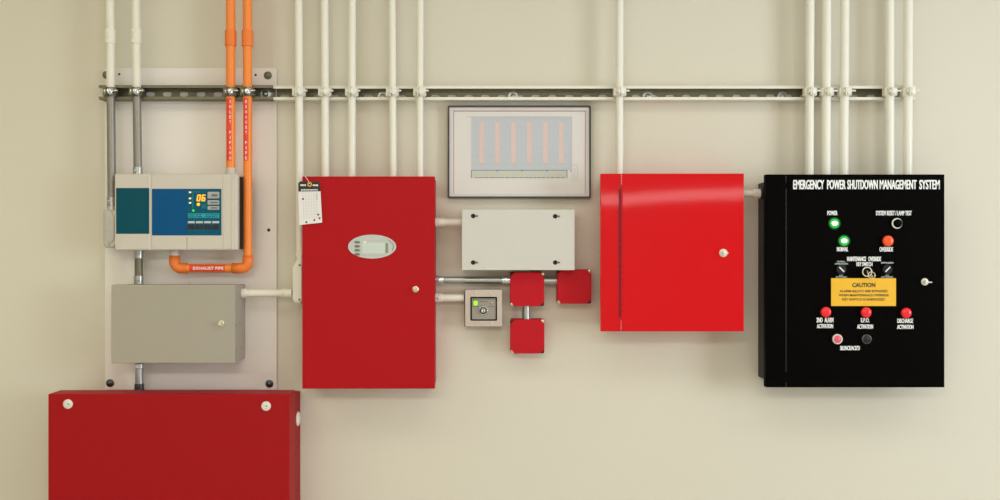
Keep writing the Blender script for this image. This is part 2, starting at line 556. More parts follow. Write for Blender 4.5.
CONDUITS = 'conduits rising to the ceiling'
DROP = {}
for key, pt, pb, yb, w, label in (
        ('e', 298.5, 300.3, 256, 8.0, 'cream conduit running down beside the tagged red panel into the branch fitting'),
        ('f', 324.5, 325.4, 179, 7.8, 'cream conduit into the tagged red panel top, nearest to the paper tag'),
        ('g', 352.0, 351.8, 179, 7.8, 'cream conduit into the tagged red panel top, second of its four from the tag'),
        ('h', 392.0, 393.2, 179, 7.2, 'cream conduit into the tagged red panel top, third of its four from the tag'),
        ('i', 420.0, 419.8, 179, 7.0, 'cream conduit into the tagged red panel top, nearest to the framed drawing'),
        ('j', 619.6, 619.4, 178, 7.6, 'lone cream conduit dropping into the top of the glossy red cabinet'),
        ('k', 810.0, 809.2, 182, 8.6, 'cream conduit into the black cabinet, outermost on the hinge side'),
        ('l', 826.6, 826.0, 182, 8.8, 'cream conduit into the black cabinet, second from the hinge side'),
        ('m', 844.8, 843.8, 182, 8.8, 'cream conduit into the black cabinet, third from the hinge side'),
        ('n', 889.4, 889.6, 182, 9.0, 'cream conduit into the black cabinet, inner one of the pair near its lock'),
        ('o', 908.2, 907.5, 182, 9.0, 'cream conduit into the black cabinet, outermost above its lock')):
    a, b = pipe_points(pt, pb, yb)
    DROP[key] = (a, b)
    t = obj('conduit', MB().cyl(a, b, S(w / 2, PC), 32), 'cream', loc=b)
    tag(t, label, 'conduit', CONDUITS)

# two part painted, part bare conduits on the backboard
zj = Z(91.5, PC)
for key, pt, pb, yb, label in (
        ('a', 110.0, 111.9, 206, 'conduit painted cream above, bare steel below, outermost on the backboard, ending at a cast elbow'),
        ('b', 135.7, 137.9, 175, 'conduit painted cream above, bare steel below, entering the blue panelled detector top')):
    a, b = pipe_points(pt, pb, yb)
    DROP[key] = (a, b)
    m = at_z(a, b, zj)
    r = S(4.1, PC)
    t = thing('conduit', label, 'conduit', b, CONDUITS)
    obj('painted_section', MB().cyl(a, m, r, 32), 'cream', t, label='cream painted upper length')
    obj('bare_section', MB().cyl(m, b, r, 32), 'bare', t, label='bare galvanised lower length')
    c0, c1 = at_z(a, b, Z(29, PC)), at_z(a, b, Z(44, PC))
    cp = MB().cyl(c0, c1, S(4.9, PC), 32, bev=.001)
    for c in (at_z(a, b, Z(31.5, PC)), at_z(a, b, Z(41.5, PC))):
        cp.lathe(c + Vector((-.004, -S(4.6, PC), 0)), (-.3, -1, 0), [(.0045, 0), (.0045, .002), (.0045, .002), (.0015, .0028), (0, .0028)], 10)
    obj('coupling', cp, 'cream', t)
    top = b + (a - b).normalized() * (S(8, PC) if key == 'b' else S(9, PC))
    cn = MB().cyl(top, b, S(4.7, PC), 32, bev=.001)
    cn.lathe((top + b) / 2 + Vector((-.003, -S(4.4, PC), 0)), (-.2, -1, 0), [(.0042, 0), (.0042, .003), (.0042, .003), (0, .0034)], 10)
    obj('connector', cn, 'galv', t)

# cast elbow under conduit a
t = thing('elbow_fitting', 'cast grey conduit elbow body beside the end of the blue panelled detector', 'fitting', W(109.5, 248, BD + .001))
ob = MB().prism(prrect(103, 115.2, 207.5, 248, .07, 4.6, 6), BD + .001, .07, .004)
ob.cyl(W(112, 206, PC), W(112, 210, PC), S(5, PC), 24)
obj('body', ob, 'socket', t)
cv = obj('cover', MB().prism(prrect(105, 113.8, 213, 242.5, .074, 4.2, 6), .069, .074, .0016), 'socket', t)
for px, py in ((112.2, 210.3), (109.6, 244.9)):
    obj('screw', MB().lathe(W(px, py, .0695), (0, -1, 0), [(.0038, 0), (.0038, .0015), (0, .0025)], 12), 'zinc', t)

# bare conduit between detector and grey box, and below the grey box
t = thing('conduit', 'short bare steel conduit between the blue panelled detector and the grey box', 'conduit', W(138.8, 284, .05), 'short bare conduits')
obj('tube', MB().cyl(W(138.6, 250, .05), W(138.8, 284.5, .05), S(3.9, .05), 28), 'galv_dark', t)
for y0, y1 in ((250.2, 258.5), (275.5, 284.2)):
    cn = MB().cyl(W(138.7, y0, .05), W(138.7, y1, .05), S(4.6, .05), 28, bev=.001)
    cn.lathe(W(137.6, (y0 + y1) / 2, .05 + S(4.3, .05)), (-.2, -1, 0), [(.0045, 0), (.0045, .003), (.0045, .003), (0, .0034)], 10)
    cn.lathe(W(138.7, y0 + 1.2, .05), (0, 0, 1), [(0, 0), (S(5.2, .05), 0), (S(5.2, .05), 0), (S(5.2, .05), .003), (S(5.2, .05), .003), (0, .003)], 6)
    obj('connector', cn, 'galv', t)
t = thing('conduit', 'short bare steel conduit from the grey box down into the wide red cabinet', 'conduit', Vector((X(139.3, .05), -.05, ztop - .0148)), 'short bare conduits')
zb = ztop - .0148
obj('tube', MB().cyl(W(139.3, 363.5, .05), (X(139.4, .05), -.05, zb), S(3.9, .05), 28), 'galv', t)
for y0, y1 in ((363.6, 368), (383.5, 391)):
    cn = MB().cyl(W(139.3, y0, .05), W(139.3, y1, .05), S(4.6, .05), 28, bev=.001)
    cn.lathe(W(137.8, (y0 + y1) / 2, .05 + S(4.3, .05)), (-.3, -1, 0), [(.0042, 0), (.0042, .003), (.0042, .003), (0, .0034)], 10)
    obj('connector', cn, 'steel_dark' if y0 > 380 else 'zinc', t)


# ------------------------------------------------------------------ orange air sampling pipes
LABEL_TURN = 10


def label_on_pipe(parent, a, b, r, txt, py0, py1, px, horizontal=False):
    """red film wrapped round the front of a pipe with white capitals"""
    mb = MB()
    n = 10
    half = math.radians(46 if horizontal else 33)
    turn = math.radians(LABEL_TURN)
    ax = (b - a).normalized()
    side = ax.cross(Vector((0, -1, 0))).normalized()
    vs, fs = [], []
    for k in range(n + 1):
        g = -half + 2 * half * k / n + (0 if horizontal else turn)
        off = (Vector((0, -1, 0)) * math.cos(g) + side * math.sin(g)) * (r + .0004)
        vs += [a + off, b + off]
    for k in range(n):
        fs.append((2 * k, 2 * k + 1, 2 * k + 3, 2 * k + 2))
    mb.add(vs, fs, True)
    lab = obj('pipe_label', mb, 'label_red', parent, label='red label with white capitals')
    d = -a.y + r + .0009
    lt = MB()
    if horizontal:
        lt.text(txt, px[0], px[1], py0, py1, d, 0, .02)
    else:
        cells = len(txt)
        hgt = (py1 - py0) / cells
        for i, ch in enumerate(txt):
            if ch != ' ':
                w = 1.6 if ch != 'I' else .5
                cx = px + (a.x * 0)
                lt.text(ch, cx - w / 2 - .1, cx + w / 2 + .1, py0 + hgt * i + hgt * .12, py0 + hgt * (i + 1) - hgt * .3, d, 0, .02)
    obj('lettering', lt, 'white_ink', lab)


r_o = S(4.6, PC)
a, b = pipe_points(230.6, 230.8, 168.5)
DROP['c'] = (a, b)
t = thing('air_pipe', 'orange plastic pipe entering the top of the blue panelled detector, red vertical label', 'pipe', b, 'orange air pipes')
obj('pipe_run', MB().cyl(a, b, r_o, 32), 'orange', t)
obj('coupling', MB().cyl(at_z(a, b, Z(30.5, PC)), at_z(a, b, Z(46, PC)), S(5.7, PC), 32, bev=.001), 'orange_fit', t)
obj('adaptor', MB().cyl(W(230.8, 168, PC), W(230.8, 174.8, PC), S(4.9, PC), 32, bev=.001), 'ivory', t, label='white end adaptor')
label_on_pipe(t, at_z(a, b, Z(99, PC)), at_z(a, b, Z(161, PC)), r_o, 'INLET PIPING', 99.5, 161, 230.2)
mk = MB()
for k in range(9):
    mk.rect(227.9, 228.7, 7 + k * 1.8, 8 + k * 1.8, PC + r_o * .95)
obj('printed_marking', mk, 'ink_dark', t)

PD = .060
a, b = pipe_points(247.4, 247.9, 268.2, PD)
DROP['d'] = (a, b)
xc, zc = b.x, Z(268.2, PD)
xe = X(174.6, PD)
ztop_c = Z(250.3, .112) - .0002
t = thing('air_pipe', 'orange plastic exhaust pipe turning under the blue panelled detector and up into its base', 'pipe', (xc, -PD, zc), 'orange air pipes')
R = .020
rp = S(4.5, PD)
arc1 = [Vector((xc - R + R * math.cos(g), -PD, zc + R - R * math.sin(g))) for g in [math.pi / 2 * k / 8 for k in range(9)]]
arc2 = [Vector((xe + R - R * math.sin(g), -PD, zc + R - R * math.cos(g))) for g in [math.pi / 2 * k / 8 for k in range(9)]]
obj('riser', MB().cyl(a, Vector((xc, -PD, zc + R)), rp, 32), 'orange', t)
obj('coupling', MB().cyl(at_z(a, b, Z(30.5, PD)), at_z(a, b, Z(46.5, PD)), S(5.7, PD), 32, bev=.001), 'orange_fit', t)
obj('cross_run', MB().cyl((xe + R, -PD, zc), (xc - R, -PD, zc), S(4.3, PD), 32), 'orange', t)
el = MB().tube([Vector((xc, -PD, Z(255.5, PD)))] + arc1 + [Vector((X(232.5, PD), -PD, zc))], S(5.3, PD), 28)
obj('elbow', el, 'orange_fit', t)
el = MB().tube([Vector((X(186.5, PD), -PD, zc))] + arc2 + [Vector((xe, -PD, Z(255.5, PD)))], S(5.3, PD), 28)
el.cyl((X(185, PD), -PD, zc), (X(187, PD), -PD, zc), S(5.6, PD), 28, bev=.0006)
obj('elbow', el, 'orange_fit', t)
obj('adaptor', MB().cyl((xe, -PD, Z(256.2, PD)), (xe, -PD, ztop_c), S(4.9, PD), 32, bev=.001), 'ivory', t, label='pale end adaptor')
label_on_pipe(t, at_z(a, b, Z(99, PD)), at_z(a, b, Z(161, PD)), rp, 'EXHAUST PIPE', 99.5, 161, 246.1)
label_on_pipe(t, Vector((X(190.5, PD), -PD, zc)), Vector((X(226, PD), -PD, zc)), S(4.3, PD), 'EXHAUST PIPE', 266.7, 269.9, (193, 223.5), True)
mk = MB()
for k in range(12):
    mk.rect(245.0, 245.9, 2 + k * 2.1, 3.2 + k * 2.1, PD + rp * .97)
obj('printed_marking', mk, 'ink_dark', t)


# ------------------------------------------------------------------ pipe clamps on the channels
def make_clamp(m_strap, m_bolt, r):
    """a two sided strap round a pipe centred on the origin (depth along -y)"""
    t = thing('pipe_clamp', 'clamp', 'clamp', (0, 0, 0))
    hh = .0135
    half = MB()
    for sgn in (-1, 1):
        n = 10
        vs, fs = [], []
        ang = [math.radians(-60 + 145 * k / n) for k in range(n + 1)]
        for g in ang:
            for rr in (r + .0004, r + .0032):
                for z in (-hh, hh):
                    vs.append((sgn * rr * math.cos(g), -rr * math.sin(g), z))
        for k in range(n):
            q = 4 * k
            for i, j in ((0, 1), (1, 3), (3, 2), (2, 0)):
                f = (q + i, q + j, q + 4 + j, q + 4 + i)
                fs.append(f if sgn > 0 else f[::-1])
        fs.append((0, 2, 3, 1))
        fs.append((4 * n, 4 * n + 1, 4 * n + 3, 4 * n + 2))
        half.add(vs, fs, False)
    # front ears, left one larger
    half.box(-.0052, -.0022, r - .001, r + .017, -hh * .92, hh * .92, .0006)
    half.box(.0012, .0042, r - .001, r + .015, -hh * .8, hh * .8, .0006)
    # feet that hook behind the channel lips
    half.box(-r - .006, -r + .001, -.010, .012, -.011, .011, .0006)
    half.box(r - .001, r + .006, -.010, .012, -.011, .011, .0006)
    obj('strap', half, m_strap, t)
    bo = MB()
    c = Vector((.0062, -r - .008, 0))
    bo.lathe(c, (.62, -.78, 0), [(.0, 0), (.0110, .0), (.0110, .0), (.0110, .0022), (.0110, .0022), (.0085, .0055), (.0035, .0062), (.0035, .0062), (.0025, .0048), (0, .0048)], 20)
    bo.cyl(c + Vector((.004, .003, .002)), c + Vector((.021, .003, .002)), .0028, 10)
    bo.lathe(c + Vector((-.0115, 0, 0)), (-1, 0, 0), [(0, 0), (.0068, 0), (.0068, 0), (.0068, .005), (.0068, .005), (0, .005)], 6)
    obj('bolt', bo, m_bolt, t)
    return t


zcl = Z(91.6, .07)
labels = {
    'a': 'steel clamp holding the outermost half painted conduit to the bare channel',
    'b': 'steel clamp holding the half painted conduit above the detector to the bare channel',
    'c': 'steel clamp on the orange pipe labelled for the inlet',
    'd': 'steel clamp on the orange exhaust pipe',
    'e': 'cream clamp on the conduit beside the tagged red panel, first along the cream channel',
    'f': 'cream clamp above the paper tag, second along the cream channel',
    'g': 'cream clamp on the middle conduit of the five, third along the cream channel',
    'h': 'cream clamp fourth along the cream channel from the backboard',
    'i': 'cream clamp fifth along the cream channel, nearest the framed drawing',
    'j': 'cream clamp on the lone conduit over the glossy red cabinet',
    'k': 'cream clamp on the first conduit over the black cabinet, hinge side',
    'l': 'cream clamp on the second conduit over the black cabinet from the hinge side',
    'm': 'cream clamp on the third conduit over the black cabinet from the hinge side',
    'n': 'cream clamp on the fourth conduit over the black cabinet from the hinge side',
    'o': 'cream clamp on the last conduit over the black cabinet, at the channel end'}
protos = {'zinc': make_clamp('galv_dark', 'zinc', S(4.5, PC)), 'cream': make_clamp('cream', 'cream', S(4.2, PC))}
fresh = {'zinc': True, 'cream': True}
for key, lab in labels.items():
    kind = 'zinc' if key in 'abcd' else 'cream'
    a, b = DROP[key]
    p = at_z(a, b, zcl)
    t = protos[kind] if fresh[kind] else copy_tree(protos[kind])
    fresh[kind] = False
    t.location = p
    t['label'] = lab
    t['group'] = 'pipe clamps along the channels'

# ------------------------------------------------------------------ smoke detector unit with blue panels
FD = .112
t = thing('smoke_detector', 'ivory wall detector unit with teal and blue panels, lit keypad', 'detector', W(176, 250.5, BD + .001))
x0, x1 = X(114.3, FD), X(237.6, FD)
obj('housing', MB().box(x0, x1, BD + .001, .100, Z(250.3, FD), Z(173.6, FD), .006, seg=3), ['ivory'], t)
fr = MB()
# fascia: two slightly domed covers with a seam between
for a_, b_ in ((114.4, 150.0), (150.7, 237.6)):
    fr.prism(prrect(a_, b_, 173.7, 250.2, FD, 1.4, 4), .098, FD, .0045, seg=3)
obj('fascia', fr, 'ivory', t)
obj('seam_strip', MB().box(X(149.6, FD), X(151.1, FD), .097, FD - .0016, Z(250, FD), Z(174, FD)), 'ivory', t)
pn = obj('teal_panel', MB().prism(prrect(116.2, 149.2, 188.0, 233.8, FD, .6, 3), FD - .0005, FD + .001, .0004), 'teal', t)
pn = obj('blue_panel', MB().prism(prrect(152.0, 221.4, 188.8, 235.4, FD, .6, 3), FD - .0005, FD + .001, .0004), 'blue', t)
KD = FD + .0016
kp = obj('keypad', MB().prism(prrect(187.0, 221.2, 189.2, 235.0, KD, .3, 3), FD, KD), 'pad_blue', t)
kd = KD + .0012
for px, py in ((190, 192.3), (190, 198.4), (190, 202.8)):
    obj('indicator', MB().rect(px - 1.1, px + 1.1, py - .8, py + .8, kd, 0, .002), 'led_white', kp)
obj('indicator', MB().lathe(W(193.4, 210.6, KD), (0, -1, 0), [(S(1.2, kd), 0), (S(1.1, kd), .0015), (0, .002)], 14), 'led_green', kp)
obj('indicator', MB().lathe(W(198.3, 204.4, KD), (0, -1, 0), [(S(1.7, kd), 0), (S(1.5, kd), .0015), (0, .002)], 14), 'led_amber', kp)
# slanted seven segment figures 0 and 6
sg = MB()


def seg7(px, which):
    w, h, th, sl = 3.7, 6.6, 1.15, .9
    y0 = 194.6
    def q(xa, xb, ya, yb):
        pts = []
        for x_, y_ in ((xa, yb), (xb, yb), (xb, ya), (xa, ya)):
            sx_ = px + x_ + sl * (1 - (y_ / h))
            pts.append((X(sx_, kd), Z(y0 + y_, kd)))
        sg.prism(pts, KD, kd)
    if 'a' in which: q(0.3, w - .3, 0, th)
    if 'g' in which: q(0.3, w - .3, h / 2 - th / 2, h / 2 + th / 2)
    if 'd' in which: q(0.3, w - .3, h - th, h)
    if 'f' in which: q(0, th, .3, h / 2)
    if 'e' in which: q(0, th, h / 2, h - .3)
    if 'b' in which: q(w - th, w, .3, h / 2)
    if 'c' in which: q(w - th, w, h / 2, h - .3)


seg7(196.4, 'abcdef')
seg7(201.2, 'acdefg')
obj('lit_digits', sg, 'led_amber', kp, label='lit amber digits 06')
for py0, py1 in ((191.8, 198.4), (200.2, 204.6), (206.0, 209.8)):
    obj('key', MB().prism(prrect(207.6, 219.2, py0, py1, kd, .8, 4), KD, kd + .001, .0006), 'button_grey', kp)
lt = MB()
for (x0_, x1_, y0_, y1_) in ((211.5, 217.8, 193.9, 196.6), (210.5, 218, 201.6, 203.3), (211, 217.6, 207.2, 208.6)):
    for k in range(5):
        w = (x1_ - x0_) / 5
        lt.rect(x0_ + w * k, x0_ + w * k + w * .7, y0_, y1_, kd + .0016)
obj('key_marking', lt, 'ink_dark', kp)
cb = obj('cyan_band', MB().rect(187.9, 219.2, 213.4, 218.0, kd, 0, .001), 'cyan', kp)
random.seed(7)
cm = MB()
for row in (214.2, 216.2):
    x = 188.6
    while x < 218:
        w = random.uniform(.5, 1.6)
        if not 202 < x < 204.5:
            cm.rect(x, min(x + w, 218.8), row, row + 1.2, kd + .0005)
        x += w + random.uniform(.4, 1.0)
obj('band_lettering', cm, 'pad_blue', kp)
for k in range(4):
    xa = 187.9 + k * 8.1
    obj('key_tag', MB().rect(xa, xa + 6.8, 221.2, 223.2, kd, 0, .001), 'label_grey', kp)
    obj('key', MB().prism(prrect(xa, xa + 6.4, 224.4, 229.2, kd, .5, 3), KD, kd + .0006, .0004), 'display_dark', kp)
ms = MB()
ms.rect(192.6, 193.0, 192, 209, kd - .0005)
ms.rect(193, 200, 191.8, 192.1, kd - .0005)
for k in range(4):
    ms.rect(201.5, 206.5, 204.6 + k * 1.1, 204.9 + k * 1.1, kd - .0005)
obj('printed_line', ms, 'cyan', kp)
# two upright ribs on the right of the fascia and the end face coloured dark for shade
rb = MB()
rb.prism([(X(223.4, FD), Z(249.4, FD)), (X(225.0, FD), Z(249.4, FD)), (X(224.6, FD), Z(174.6, FD)), (X(223.0, FD), Z(174.6, FD))], FD - .001, FD + .0016, .0006)
rb.prism([(X(231.6, FD), Z(249.4, FD)), (X(232.8, FD), Z(249.4, FD)), (X(232.6, FD), Z(174.6, FD)), (X(231.4, FD), Z(174.6, FD))], FD - .001, FD + .0012, .0005)
obj('fascia_rib', rb, 'ivory', t)
obj('shaded_end', MB().box(x1 - .0005, x1 + .0009, BD + .006, .092, Z(249, FD), Z(176, FD)), 'ivory_dark', t, label='end face with its shade put into the colour')  # near-black strip gives the ivory side its shade by colour
bs = MB()
bs.box(X(186.8, FD), X(187.2, FD), FD - .0005, FD + .0003, Z(249, FD), Z(237, FD))
obj('lower_seam', bs, 'seam', t)

# ------------------------------------------------------------------ grey box
GD = .132
t = thing('junction_box', 'grey metal box with brass lock mounted on the white backboard', 'box', W(178, 363, BD + .001))
x0, x1, z0, z1 = X(111.2, GD), X(235, GD), Z(363.2, GD), Z(284.8, GD)
bd = MB().box(x0 + .002, x1 - .0015, BD + .001, .098, z0 + .002, z1 - .002, .0015)
obj('body', bd, 'grey', t)
ld = obj('lid', MB().box(x0, x1, .094, GD, z0, z1, .002), 'grey', t)
lk = MB().lathe(W(221.3, 323.4, GD - .0005), (0, -1, 0), [(.0085, 0), (.0085, .002), (.0085, .002), (.0062, .003), (.0062, .003), (.0062, .014), (.005, .016), (.005, .016), (0, .0155)])
lk.box(X(221.3, .15) - .009, X(221.3, .15) + .001, .1465, .149, Z(323.4, .15) - .0045, Z(323.4, .15) + .0005, .0008)
obj('lock', lk, 'nickel', t)
for d_, py in ((.118, 325), (.07, 323.6), (.118, 350), (.06, 348)):
    obj('side_screw', MB().lathe((x1 - (.0005 if d_ > .1 else .002), -d_, Z(py, d_)), (1, 0, 0), [(.0028, 0), (.0028, .0008), (0, .0012)], 10), 'galv_dark', t)

# cream branch to the fitting beside the tagged panel
t = thing('conduit', 'short cream conduit from the side of the grey box to the branch fitting', 'conduit', (x1, -.05, Z(293.2, .05)), 'short cream conduits')
zc = Z(293.2, .05)
obj('tube', MB().cyl((x1 - .0012, -.05, zc), (X(290, .05), -.05, zc), S(3.7, .05), 28), 'cream', t)
cn = MB().cyl((x1 - .001, -.05, zc), (x1 + .011, -.05, zc), S(4.7, .05), 28, bev=.001)
obj('connector', cn, 'cream', t)
cn = MB().cyl((X(281, .05), -.05, zc), (X(292.3, .05), -.05, zc), S(4.5, .05), 28, bev=.001)
cn.lathe((X(283.5, .05), -.05 - S(4.4, .05), zc), (0, -1, 0), [(.0035, 0), (.0035, .002), (0, .0025)], 10)
obj('coupling', cn, 'cream', t)

t = thing('branch_fitting', 'cream branch fitting with screwed cover beside the tagged red panel', 'fitting', W(297.5, 303, E0))
bm_ = MB().prism([(X(a_, .075), Z(b_, .075)) for a_, b_ in ((294.5, 303), (300.5, 303.6), (302.3, 301.5), (302.3, 261), (301.8, 255), (297.2, 255), (296.6, 260), (292.4, 267), (292.4, 299))], E0, .075, .004)
obj('body', bm_, 'cream', t)
obj('cover', MB().prism([(X(a_, .078), Z(b_, .078)) for a_, b_ in ((295.5, 301.8), (300.4, 301.8), (301.6, 300), (301.6, 263), (297.6, 263), (294.2, 268.5), (294.2, 298.5))], .0745, .078, .0012), 'cream', t)
for px, py in ((299.6, 265.2), (299.4, 299.6)):
    obj('screw', MB().lathe(W(px, py, .0778), (0, -1, 0), [(.003, 0), (.003, .0012), (0, .002)], 12), 'galv_dark', t)
obj('hub', MB().cyl(W(300.3, 252.5, PC), W(300.3, 257, PC), S(4.6, PC), 24, bev=.0008), 'cream', t)

# ------------------------------------------------------------------ tagged red alarm panel
RD = .12
x0, x1, z0, z1 = X(302.2, RD), X(434.8, RD), Z(388.8, RD), Z(176.4, RD)
t = thing('alarm_panel', 'upright red alarm panel with an oval display and brass lock', 'panel', ((x0 + x1) / 2, -E0, z0))
obj('body', MB().box(x0 + .003, x1 - .0045, E0, .100, z0 + .003, z1 - .003, .0012), 'red', t)
dr = obj('door', MB().box(x0, x1, .097, RD, z0, z1, .0018), 'red', t)
oc = (X(372.2, RD), Z(246.6, RD))
od = RD + .0012
bz = obj('display_window', MB().prism([(x_, z_) for x_, z_ in circle(oc[0], oc[1], S(11.3, RD), 56, 23.4 / 11.3)], RD - .0005, od, .0008), 'oval', t)
rim = MB()
out = circle(oc[0], oc[1], S(11.9, RD), 56, 24.0 / 11.9)
inn = circle(oc[0], oc[1], S(10.9, RD), 56, 22.9 / 10.9)
rim.holed(out, [inn], RD - .0005, RD + .002)
obj('rim', rim, 'label_grey', bz)
obj('screen', MB().rect(362.2, 385.2, 242.6, 253.4, od + .0006, 0, .001), 'lcd', bz)
obj('screen_edge', MB().rect(385.6, 388.0, 243.0, 252.8, od + .0006, 0, .001), 'lcd_dark', bz)
for px, py in ((357.3, 242.2), (357.3, 246.2), (357.3, 250.2), (357.3, 254.3)):
    obj('button', MB().prism(circle(X(px, od), Z(py, od), S(1.25, od), 20, 2.3), od - .0005, od + .002, .0008), 'oval_btn', bz)
obj('indicator', MB().lathe(W(364.9, 242.0, od), (0, -1, 0), [(S(.9, od), 0), (S(.8, od), .001), (0, .0015)], 12), 'led_white', bz)
mk, mk2 = MB(), MB()
for k in range(4):
    mk.rect(369 + k * 4.6, 371.2 + k * 4.6, 240.4, 241.3, od + .0004)
    mk2.rect(363.5 + k * 5.4, 366.8 + k * 5.4, 254.8, 255.5, od + .0004)
obj('upper_marking', mk, 'ink_grey', bz)
obj('lower_marking', mk2, 'ink_grey', bz)
arc = MB()
pts = []
for k in range(12):
    g = math.radians(40 - 62 * k / 11)
    pts.append(Vector((oc[0] + S(21.4, RD) * math.cos(g), -od - .0002, oc[1] + S(9.6, RD) * math.sin(g))))
arc.tube(pts, .0007, 6)
obj('edge_line', arc, 'ink_dark', bz)
lk = MB().lathe(W(415.6, 289.2, RD - .0005), (0, -1, 0), [(.0095, 0), (.0095, .002), (.0095, .002), (.0085, .0035), (.0062, .004), (.0062, .004), (.0062, .012), (.0062, .012), (.0052, .014), (.0, .014)])
lo = obj('lock', lk, 'nickel', t, label='round lock with brass key core')
obj('keyhole', MB().lathe(W(415.6, 289.2, RD + .0133), (0, -1, 0), [(.0042, 0), (.0042, .0012), (.0042, .0012), (0, .0012)], 16), 'brass', lo)

# paper tag hanging at the panel's corner
TD = RD + .0045
t = thing('inspection_tag', 'white card tag with black header and orange eyelet tied to the red panel corner', 'tag', W(310, 181, TD))


def tq(u, v, d=TD):
    """tag coordinates: u 0..1 across, v 0..1 down"""
    tl, tr, br, bl = (298.2, 181.2), (320.0, 181.6), (322.2, 222.6), (299.2, 225.0)
    a_ = (tl[0] + (tr[0] - tl[0]) * u, tl[1] + (tr[1] - tl[1]) * u)
    b_ = (bl[0] + (br[0] - bl[0]) * u, bl[1] + (br[1] - bl[1]) * u)
    return X(a_[0] + (b_[0] - a_[0]) * v, d), Z(a_[1] + (b_[1] - a_[1]) * v, d)


def tquad(mb, u0, u1, v0, v1, d, mi=0, t_=.0003):
    mb.prism([tq(u0, v1, d), tq(u1, v1, d), tq(u1, v0, d), tq(u0, v0, d)], d - t_, d, 0, mi)


cd = obj('card', MB().prism([tq(0, 1), tq(1, 1), tq(1, .05), tq(.90, 0), tq(.1, 0), tq(0, .05)], TD - .0006, TD), 'tag_paper', t)
hd = MB()
hd.prism([tq(0, .235, TD + .0003), tq(1, .235, TD + .0003), tq(1, .05, TD + .0003), tq(.9, 0, TD + .0003), tq(.1, 0, TD + .0003), tq(0, .05, TD + .0003)], TD, TD + .0003)
obj('header', hd, 'tag_black', t)
pr = MB()
for k in range(4):
    tquad(pr, .10 + k * .065, .15 + k * .065, .07, .11, TD + .0006)
    tquad(pr, .66 + k * .065, .71 + k * .065, .07, .11, TD + .0006)
for k in range(12):
    tquad(pr, .12 + k * .064, .165 + k * .064, .185, .215, TD + .0006)
obj('header_lettering', pr, 'white_ink', t)
gr = MB()
for k in range(6):
    tquad(gr, .20 + k * .12, .207 + k * .12, .27, .86, TD + .0003)
for k in range(9):
    tquad(gr, .10 if k % 3 == 0 else .2, .86, .27 + k * .072, .273 + k * .072, TD + .0003)
for k in range(7):
    tquad(gr, .80, .86, .28 + k * .025, .293 + k * .025, TD + .0003)
obj('printed_table', gr, 'ink_grey', t)
dt = MB()
for px, py in ((303, 199), (318.2, 214.6), (319.6, 218.2), (314.4, 220), (306.4, 222.2)):
    dt.prism(circle(X(px, TD), Z(py, TD), S(1.05, TD), 12), TD, TD + .0004)
obj('punch_mark', dt, 'dot_red', t)
ey = MB().torus(W(309.6, 184.4, TD + .0004), (0, -1, 0), S(1.75, TD), .0022, 24)
obj('eyelet', ey, 'eyelet', t)
st = MB()
zt_ = Z(176.4, RD)
pts = []
for k in range(9):
    g = k / 8
    q_ = W(309.6 - 5.2 * g ** 1.4, 184.2, TD)
    zz_ = Z(184.2, TD) + (zt_ + .0022 - Z(184.2, TD)) * g
    pts.append(Vector((q_.x, -TD - .0016 + .002 * g, zz_)))
pts += [Vector((pts[-1].x - .001, -RD + .002, zt_ + .0026)), Vector((pts[-1].x - .003, -RD + .016, zt_ + .0024))]
st.tube(pts, .0010, 8)
obj('string', st, 'string', t)

# ------------------------------------------------------------------ framed drawing
fdp = .020
t = thing('framed_drawing', 'framed printed floor plan in a thin dark frame above the off white box', 'picture', W(519.5, 198.2, E0))
outer = prrect(447.6, 591, 105.4, 198.2, fdp, 1.4, 3)
inner = prrect(449.4, 589.2, 107.2, 196.4, fdp, .8, 3)
obj('frame', MB().holed(outer, [inner], E0, fdp), 'frame_dark', t)
obj('mount', MB().holed(prrect(449.2, 589.4, 107.0, 196.6, .016, .6, 2), [prrect(452.2, 586.6, 110.2, 193.6, .016, .4, 2)], .008, .0165), 'frame_silver', t)
sh = obj('sheet', MB().pbox(450, 588.6, 107.8, 195.8, E0 + .002, .0135), 'paper', t)
pd = .0139
pr = MB()
# 0 grey 1 red 2 blue 3 pink 4 green 5 dark
for (a_, b_, c_, d_) in ((453.4, 585.6, 111.0, 111.6), (453.4, 585.6, 194.6, 195.2), (453.4, 454.0, 111, 195.2), (585.0, 585.6, 111, 195.2)):
    pr.rect(a_, b_, c_, d_, pd, 1)
pr.rect(471.4, 571.8, 117.2, 170.2, pd, 2)
pr.rect(466.5, 572.2, 116.5, 117.1, pd + .0002, 0)
for cx in (481.6, 497.4, 513.4, 529.2, 545.4, 561.2):
    pr.rect(cx - 2.2, cx + 2.2, 122.4, 163.2, pd + .0003, 3)
    pr.rect(cx - .15, cx + .15, 117.5, 166.5, pd + .0002, 0)
for k in range(7):
    pr.rect(472, 571.4, 119 + k * 7.4, 119.2 + k * 7.4, pd + .0002, 0)
pr.rect(471.4, 567.2, 170.2, 177.8, pd, 4)
pr.rect(471.4, 567.2, 170.0, 170.5, pd + .0003, 5)
pr.rect(471.2, 471.8, 170, 178.2, pd + .0003, 5)
pr.rect(566.7, 567.3, 170, 178.2, pd + .0003, 5)
random.seed(4)
x = 474.5
while x < 565:
    w = random.uniform(2.0, 4.2)
    pr.rect(x, min(x + w, 566), 177.4, 178.0, pd + .0003, 5)
    x += w + random.uniform(.6, 1.6)
for cx in (497.2, 522, 547, 570.8):
    pr.rect(cx - .5, cx + .5, 170.4, 171.4, pd + .0005, 5)
for (a_, b_, c_, d_) in ((571.6, 572, 117, 178.6), (572, 577.6, 164.8, 165.2), (577.2, 577.6, 164.8, 180), (574.2, 574.6, 168, 179), (571.4, 577, 180, 180.3)):
    pr.rect(a_, b_, c_, d_, pd + .0003, 0)
obj('printed_plan', pr, ['ink_grey', 'ink_red', 'draw_blue', 'draw_pink', 'draw_green', 'ink_dark'], t)

